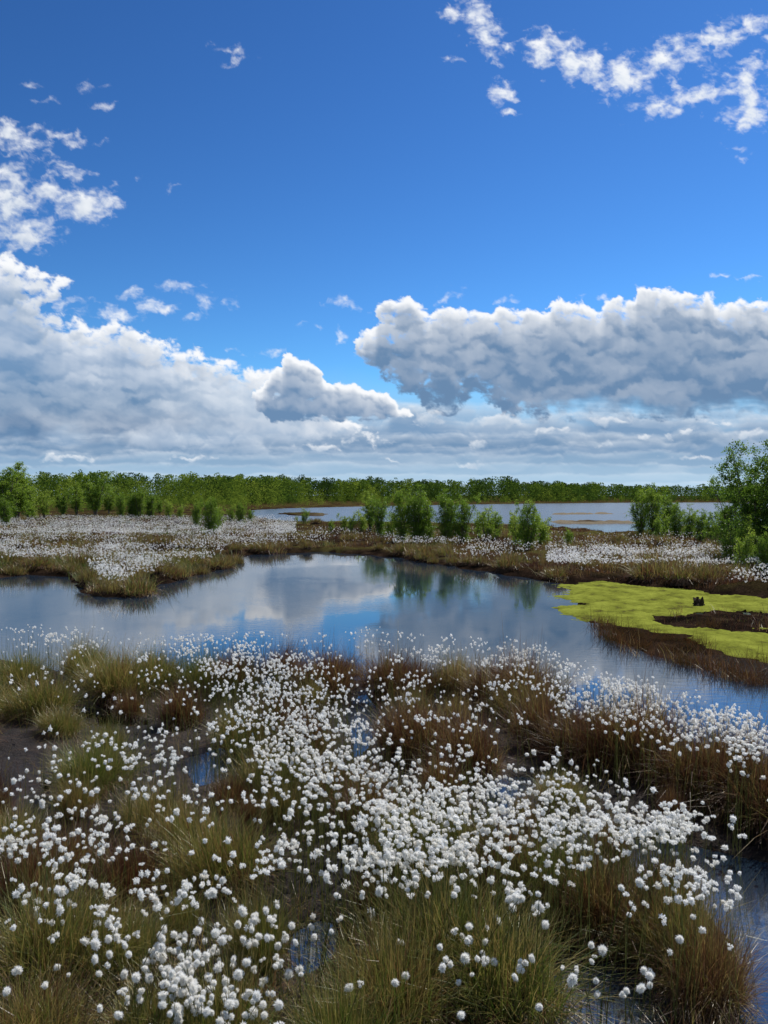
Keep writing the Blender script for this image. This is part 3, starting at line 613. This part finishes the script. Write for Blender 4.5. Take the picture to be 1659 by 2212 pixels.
W1 = fbm(SX/170, SY/150, 5, 101); W2 = fbm(SX/170+9, SY/150+4, 5, 102)
W3 = fbm(SX/45, SY/40, 5, 103); W4 = fbm(SX/45+5, SY/40+7, 5, 104)
W5 = fbm(SX/14, SY/13, 4, 113, .6); W6 = fbm(SX/14+5, SY/13+7, 4, 114, .6)
WX, WY = SX+30*W1+9*W3, SY+24*W2+7*W4
BIL = fbm(WX/75, WY/58, 6, 115, .52, True)
FINE = fbm(SX/38+.3*W3, SY/24+.3*W4, 6, 106, .62)
STR = fbm(SX/200+.3*W1, SY/28+.4*W2, 6, 107, .55)
SOFTN = fbm(SX/200+.4*W1, SY/80+.4*W2, 4, 108, .45)
DIAG = fbm((SX*.93+SY*.36)/220+.3*W1, (SY*.93-SX*.36)/44+.4*W2, 5, 117, .5)
WHITE = lin([250, 252, 255]); dY = np.abs(np.gradient(SY, axis=0))
def emb(H, k):
    Hu = np.roll(H, k, axis=0); Hu = .6*Hu+.4*np.roll(Hu, -k, axis=1); return H-Hu
E_BIL = emb(BIL, 4)
def accum(th, K, decay):
    acc = np.zeros(ncol); B = np.empty_like(th)
    for r_ in range(nrow):
        acc = acc*np.power(decay, dY[r_])+th[r_]*dY[r_]; B[r_] = np.exp(-acc/K)
    return B
def shade_layer(field, K, decay, gray, relief=.5, soft=.7, edge=1.0, top=WHITE, amod=1.0, body=.16, streak=0.0):
    B = accum(np.clip(field, 0, 2.0), K, decay)
    a = sstep(0, soft, field)*amod; thin = 1-sstep(0, 1.1, field)
    b = .03+.92*B
    b = b+np.clip(E_BIL*relief, -.3, .3)*(.04+.9*B)
    b = b+body*SOFTN*(1-B)+streak*STR*(1-.6*B)+thin*.38*edge*(.35+.65*np.clip(B*1.6, 0, 1))
    b = np.clip(b, 0, 1)[..., None]
    over(gray*(1-b)+top*b, a)
# cumulus heaps: overlapping rounded puffs at several scales, lit from above
GX0, GY0, GST = -900.0, 440.0, 1.7
def bilin(Aarr, x, y):
    u = np.clip((x-GX0)/GST, 0, Aarr.shape[1]-2.001); v = np.clip((y-GY0)/GST, 0, Aarr.shape[0]-2.001)
    i0 = u.astype(int); j0 = v.astype(int); fu = u-i0; fv = v-j0
    return (Aarr[j0, i0]*(1-fu)+Aarr[j0, i0+1]*fu)*(1-fv)+(Aarr[j0+1, i0]*(1-fu)+Aarr[j0+1, i0+1]*fu)*fv
def blur(Aarr, n=1):
    for _ in range(n):
        Aarr = (np.roll(Aarr, 1, 0)+Aarr*2+np.roll(Aarr, -1, 0))/4; Aarr = (np.roll(Aarr, 1, 1)+Aarr*2+np.roll(Aarr, -1, 1))/4
    return Aarr
def cumulus(P, scales, asp, seed, gray, K, decay=.9985, fade=(900, 940), relief=1.0, body=.08, soft=.55, smooth=1, wamp=1.0, diag=0.0, eb=8, wisp=.5, lift=.60, deep=.16):
    rs = np.random.RandomState(seed)
    W = int(3500/GST); Hh = int(600/GST)
    gx = GX0+np.arange(W)*GST; gy = GY0+np.arange(Hh)*GST
    Xg, Yg = np.meshgrid(gx, gy)
    sd = polysd(P, Xg+14*fbm(Xg/60, Yg/50, 4, seed+60), Yg+14*fbm(Xg/60+8, Yg/50+3, 4, seed+61))
    H = np.where(sd > 4, 60*np.sqrt(np.clip(sd-4, 0, 140)/140), -1.0)
    for r, n in scales:
        jj, ii = np.nonzero(sd > r*.8) if r > 16 else np.nonzero((H > 0) & (sd > -r*.3))
        pick = rs.randint(0, len(jj), n)
        for q in pick:
            cj, ci = jj[q], ii[q]; r_ = r*rs.uniform(.5, 1.25); rw = int(r_*asp/GST)+1; rh = int(r_/GST)+1
            j0, j1, i0, i1 = max(cj-rh, 0), min(cj+rh+1, Hh), max(ci-rw, 0), min(ci+rw+1, W)
            d2 = ((gx[i0:i1]-gx[ci])/asp)[None, :]**2+((gy[j0:j1]-gy[cj]))[:, None]**2
            h = max(H[cj, ci], 0)-r_*.45+np.sqrt(np.maximum(r_*r_-d2, 0))
            sub = H[j0:j1, i0:i1]; np.copyto(sub, np.maximum(sub, np.where(d2 < r_*r_, h, -1)))
    mask = blur((H > 0).astype(float), eb)
    Hs = blur(np.maximum(H, 0), smooth); Hm = blur(Hs, 9)
    def up(h_, bias=.25):
        a_, b_ = np.gradient(h_, GST); return np.tanh(((a_*.80-b_*.22+bias)/np.sqrt(a_**2+b_**2+1.6)/.9))
    s = up(Hs)*.45+up(Hm)*.85
    Hl = blur(np.maximum(H, 0), 40); gl, _ = np.gradient(Hl, GST); gl = np.tanh(gl*1.6)
    wx = SX+wamp*(7*W3+3.0*W5); wy = SY+wamp*(6*W4+2.6*W6)
    m_ = bilin(mask, wx, wy); s_ = bilin(s, wx, wy); g_ = bilin(gl, wx, wy); inn = bilin(np.clip(sd, -40, 200), wx, wy)
    ing = (SX > GX0+20) & (SX < GX0+3440) & (SY > GY0+15) & (SY < GY0+580)
    fld = np.where(ing & (m_ > .01), m_+(wisp*FINE+.3*(BIL-.45)+.18*W5)*np.clip(1.7-1.0*np.clip(inn/34, 0, 2), .0, 1)-.22, 0)
    fld = fld-sstep(fade[0], fade[1], SY+10*W4+14*STR+16*W1)*1.2
    B = accum(np.clip(fld, 0, 1)*1.6, K, decay)
    a = sstep(.04, .04+soft, fld)
    rim = 1-sstep(0, 26, inn)
    b = .02+lift*B+deep*B**.2+(.07*g_+.05*s_)*relief*(1-B)+relief*s_*.30*B**.8+body*SOFTN*(1-.6*B)+diag*DIAG*(.4+.6*B**.3)+.22*rim*np.clip(B*1.5, 0, 1)+.14*(1-a)*(SY < fade[0]-20)
    b = np.clip(b, 0, 1)[..., None]
    over(gray*(1-b)+WHITE*b, a)
over(np.broadcast_to(lin([150, 196, 234]), rgb.shape), sstep(790, 900, SY+20*W1)*.85)
for Y0, amp, S, g, K, am in [(862, 30, 260, (138, 169, 202), 20, .75), (890, 28, 240, (124, 156, 191), 15, .9), (922, 20, 200, (116, 149, 184), 12, .9), (950, 15, 180, (126, 158, 192), 8, .9), (976, 11, 150, (138, 170, 201), 6, .85), (1000, 8, 130, (154, 186, 214), 5, .8), (1022, 6, 120, (172, 202, 226), 4, .8), (1040, 4, 110, (188, 214, 236), 4, .9)]:
    edge_ = Y0+amp*fbm(SX/S, np.full_like(SX, Y0*.37), 5, int(Y0) % 50)+np.interp(SX, [0, 400, 829, 1659], [20, 14, 10, 0])*(Y0 < 960)
    f = (SY-edge_)/(amp*.5)+1.1*(BIL-.5)+1.1*STR
    shade_layer(f, K, .98, lin(g), relief=.5, soft=2.4, edge=.6, amod=am, top=lin([236, 243, 250]), body=.14, streak=.16)
P = [(-880, 520), (-300, 540), (0, 568), (60, 582), (145, 612), (118, 634), (60, 650), (110, 680), (170, 704), (240, 696), (300, 712), (330, 736), (400, 758), (470, 770), (520, 796), (600, 806), (640, 830), (700, 900), (900, 960), (500, 1010), (200, 1010), (0, 1010), (-880, 1010)]
t_ = sstep(250, 620, SX)[..., None]; t2_ = sstep(700, 920, SY)[..., None]
gr = (lin([126, 157, 192])*(1-t_)+lin([168, 188, 212])*t_)*(1-t2_)+(lin([94, 128, 166])*(1-t_)+lin([146, 172, 202])*t_)*t2_
cumulus(P, ((40, 300), (24, 600), (12, 1300), (6, 1800)), 2.1, 1, gr, 105, .9988, (915, 1000), .8, .10, soft=.9, smooth=5, wamp=1.6, diag=.19, eb=16, wisp=.85, deep=.12)
P = [(280, 935), (320, 905), (370, 900), (420, 925), (470, 930), (520, 905), (560, 930), (600, 975), (260, 975)]
sd = polysd(P, SX+14*W1+8*W3, SY+12*W2+6*W4); f = sd/16+1.1*(BIL-.45)
shade_layer(f, 40, .985, lin([140, 168, 200]), relief=.5, soft=2.4, edge=.3, top=lin([226, 234, 244]), amod=.65)
P = [(772, 742), (800, 715), (835, 702), (824, 670), (860, 652), (900, 654), (925, 676), (960, 656), (1010, 664), (1060, 680), (1100, 662), (1150, 676), (1200, 650), (1290, 658), (1350, 645), (1420, 633), (1500, 627), (1540, 647), (1590, 664), (1660, 645), (2200, 600), (2580, 580), (2580, 940), (1700, 940), (1500, 930), (1400, 940), (1290, 930), (1200, 925), (1120, 905), (1080, 890), (1050, 858), (1015, 856), (1020, 890), (965, 918), (925, 905), (905, 856), (850, 820), (800, 778)]
cumulus(P, ((32, 300), (18, 800), (10, 2000), (5.5, 3500)), 1.4, 7, lin([106, 138, 174]), 46, .9994, (850, 945), 1.0, .06, soft=.75, smooth=2, wamp=1.5, diag=.03, eb=9, wisp=.7, deep=.13)
P = [(558, 890), (562, 850), (588, 806), (622, 778), (662, 782), (688, 804), (682, 836), (720, 826), (758, 842), (798, 854), (838, 866), (866, 887), (896, 905), (840, 920), (700, 925), (600, 920)]
cumulus(P, ((20, 60), (12, 200), (7, 600), (4, 1200)), 1.2, 3, lin([108, 141, 178]), 28, .998, (885, 922), 1.2, .06, soft=.5, smooth=1, eb=4, lift=.70, deep=.09)
def puffs(E, soft, amp, K, gr, seed, amod=1.0, rel=.5):
    ff = np.full(SX.shape, -9.0)
    xw = SX+16*W1+14*W3+4*W5; yw = SY+12*W2+10*W4+4*W6
    for x0, y0, rx, ry, tl, w in E:
        a = math.radians(tl); c, s_ = math.cos(a), math.sin(a)
        u = ((xw-x0)*c+(yw-y0)*s_)/rx; v = (-(xw-x0)*s_+(yw-y0)*c)/ry
        ff = np.maximum(ff, w*(1.0-np.sqrt(u*u+v*v))*1.5)
    f = ff+amp*FINE*.95+.8*(BIL-.5)
    shade_layer(f, K, .985, lin(gr), relief=rel, soft=soft, edge=1.0, amod=amod)
puffs([(20, 430, 95, 75, 10, 1.2), (60, 505, 85, 45, 0, 1.2), (-60, 470, 120, 120, 0, 1.3), (185, 440, 78, 45, -5, 1.25), (120, 420, 60, 34, 0, 1.05), (20, 380, 60, 35, 0, 1), (30, 300, 85, 40, 10, .95), (130, 298, 75, 18, 12, .75), (150, 368, 42, 22, 15, .8), (-200, 400, 200, 180, 0, 1.3)], 1.9, 1.1, 130, (160, 182, 210), 1)
puffs([(1015, 30, 66, 42, 20, 1.05), (1060, 80, 60, 30, 40, 1.05), (1110, 98, 34, 14, 0, .9), (1190, 110, 66, 42, 30, 1.15), (1250, 140, 90, 46, 10, 1.2), (1340, 165, 90, 50, -5, 1.25), (1440, 130, 95, 44, -25, 1.2), (1540, 85, 90, 42, -22, 1.15), (1620, 55, 65, 30, -20, 1.05), (1430, 230, 75, 30, -5, 1.15), (1520, 205, 75, 32, -12, 1.1), (1600, 180, 65, 42, -30, 1.15), (1620, 230, 66, 52, -40, 1.25), (1690, 130, 70, 60, -40, 1.1), (1800, 80, 160, 60, -20, 1), (1085, 196, 32, 30, 0, 1.0), (1100, 246, 20, 9, 0, .7)], 2.2, 1.3, 200, (195, 212, 232), 2)
puffs([(495, 104, 48, 12, 12, .75), (505, 132, 28, 13, -20, .75), (65, 182, 26, 11, 20, .7), (195, 189, 34, 10, 5, .72), (225, 237, 34, 13, -10, .7), (98, 218, 28, 10, 0, .6), (300, 388, 15, 8, 0, .6), (372, 406, 22, 6, 0, .55), (290, 634, 42, 18, 0, .85), (350, 668, 48, 18, 0, .85), (395, 622, 60, 14, -8, .75), (455, 655, 48, 22, -15, .7), (240, 672, 75, 20, 8, .85), (400, 690, 30, 7, 0, .5), (745, 660, 50, 11, 8, .68), (730, 726, 22, 13, -20, .72), (668, 698, 30, 7, 10, .6), (970, 645, 34, 16, -30, .7), (1585, 314, 32, 7, 10, .58), (1600, 345, 30, 10, 0, .5), (1550, 602, 16, 5, 0, .6), (1610, 604, 50, 6, 3, .6), (970, 130, 18, 12, 0, .55), (500, 762, 30, 9, 10, .65), (600, 758, 34, 7, 0, .6), (1100, 645, 30, 8, 0, .6), (1300, 640, 34, 8, 0, .6), (150, 650, 40, 12, 0, .7)], 2.3, 1.2, 400, (205, 220, 238), 3, amod=.9)
puffs([(1385, 938, 20, 6, 0, .9), (1430, 938, 16, 7, 0, .9), (1482, 935, 22, 8, 0, 1.0), (1625, 942, 38, 14, 0, 1.0), (1300, 955, 22, 8, 0, .8), (1030, 955, 28, 10, 0, .7), (930, 912, 40, 14, 0, .8), (1080, 905, 60, 14, 0, .8), (1555, 918, 60, 8, 0, .8), (850, 990, 30, 6, 0, .7), (1000, 1000, 40, 6, 0, .7), (1330, 905, 50, 10, 0, .7), (1200, 930, 50, 9, 0, .8), (700, 965, 60, 7, 0, .8), (420, 985, 60, 7, 0, .8), (1500, 985, 60, 6, 0, .7), (150, 992, 70, 7, 0, .8)], 1.3, .7, 14, (150, 178, 206), 4, amod=.85)
hz_ = sstep(960, 1075, SY)[..., None]*.4
rgb = rgb*(1-hz_)+lin([186, 216, 240])*hz_
D = 4200.0
V = np.stack([dx*D, dy*D, dz*D+CAMH], -1).reshape(-1, 3)
i, j = np.meshgrid(np.arange(nrow-1), np.arange(ncol-1), indexing='ij')
Q = np.stack([i*ncol+j, i*ncol+j+1, (i+1)*ncol+j+1, (i+1)*ncol+j], -1).reshape(-1, 4)
CA = np.concatenate([rgb, alpha[..., None]], -1).reshape(-1, 4)
az2 = np.radians(np.linspace(80, 280, 150)); el2 = np.radians(np.linspace(60, -.25, 60)); A2, E2 = np.meshgrid(az2, el2)  # unseen glowing cloud patches behind the camera, added as neutral fill light
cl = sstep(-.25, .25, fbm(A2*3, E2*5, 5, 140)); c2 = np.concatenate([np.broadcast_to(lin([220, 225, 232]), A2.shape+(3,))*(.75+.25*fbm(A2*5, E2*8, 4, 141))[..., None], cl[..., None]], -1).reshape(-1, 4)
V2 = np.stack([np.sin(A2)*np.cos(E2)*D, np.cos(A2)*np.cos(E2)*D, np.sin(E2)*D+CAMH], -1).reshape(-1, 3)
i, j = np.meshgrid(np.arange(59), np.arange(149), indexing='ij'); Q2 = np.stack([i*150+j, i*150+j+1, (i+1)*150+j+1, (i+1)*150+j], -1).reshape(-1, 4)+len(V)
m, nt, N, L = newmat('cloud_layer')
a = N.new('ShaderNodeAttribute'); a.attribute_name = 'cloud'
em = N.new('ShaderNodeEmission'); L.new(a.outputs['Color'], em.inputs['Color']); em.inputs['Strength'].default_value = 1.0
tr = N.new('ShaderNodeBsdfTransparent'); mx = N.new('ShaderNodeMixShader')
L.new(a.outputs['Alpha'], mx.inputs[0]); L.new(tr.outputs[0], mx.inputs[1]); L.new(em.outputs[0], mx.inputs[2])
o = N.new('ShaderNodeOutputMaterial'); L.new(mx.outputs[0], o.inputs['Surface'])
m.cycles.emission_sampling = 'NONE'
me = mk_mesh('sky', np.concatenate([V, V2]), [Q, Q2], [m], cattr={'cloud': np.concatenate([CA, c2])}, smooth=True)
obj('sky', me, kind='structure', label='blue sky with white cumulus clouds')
# ------------------------------------------------------------------ light
SUN_EL, SUN_AZ = math.radians(54), math.radians(40)
w = bpy.data.worlds.new("World"); scene.world = w; w.use_nodes = True
nt = w.node_tree; nt.nodes.clear(); N, L = nt.nodes, nt.links
sk = N.new('ShaderNodeTexSky'); sk.sky_type = 'NISHITA'; sk.sun_disc = False; sk.sun_elevation = SUN_EL; sk.sun_rotation = SUN_AZ
sk.air_density = 1.0; sk.dust_density = .1; sk.ozone_density = 3.0
def mul(src, c, mode='MULTIPLY'):
    h = N.new('ShaderNodeMix'); h.data_type = 'RGBA'; h.blend_type = mode; h.inputs['Factor'].default_value = 1; h.inputs['B'].default_value = (*c, 1)
    L.new(src, h.inputs['A']); return h.outputs['Result']
c1 = mul(sk.outputs[0], (.62*.11, .86*.11, .11)); c1 = mul(c1, (1.0, 1.0, 1.0), 'DARKEN')
ga = N.new('ShaderNodeGamma'); ga.inputs['Gamma'].default_value = 1.7; L.new(c1, ga.inputs['Color'])
c2_ = mul(ga.outputs[0], (19, 16.5, 14))
bg = N.new('ShaderNodeBackground'); bg.inputs['Strength'].default_value = .1; L.new(c2_, bg.inputs['Color'])
ow = N.new('ShaderNodeOutputWorld'); L.new(bg.outputs[0], ow.inputs['Surface'])
sl = bpy.data.lights.new('sun', 'SUN'); sl.energy = 5.0; sl.angle = math.radians(.5); sl.color = (1, .96, .9)
so = bpy.data.objects.new('sun', sl); COL.objects.link(so)
dv = Vector((math.sin(SUN_AZ)*math.cos(SUN_EL), math.cos(SUN_AZ)*math.cos(SUN_EL), math.sin(SUN_EL)))
so.rotation_euler = (-dv).to_track_quat('-Z', 'Y').to_euler()
# ------------------------------------------------------------------ camera
cd = bpy.data.cameras.new('camera'); cam = bpy.data.objects.new('camera', cd); COL.objects.link(cam)
cam.location = (0, 0, CAMH); cam.rotation_euler = (math.radians(90)+PITCH, 0, 0)
cd.sensor_fit = 'VERTICAL'; cd.sensor_height = 36; cd.sensor_width = 27; cd.lens = 36*F/2212
cd.clip_start = .05; cd.clip_end = 20000
scene.camera = cam
scene.view_settings.view_transform = 'Standard'; scene.view_settings.look = 'None'; scene.view_settings.exposure = 0
print('done', len(TUS))
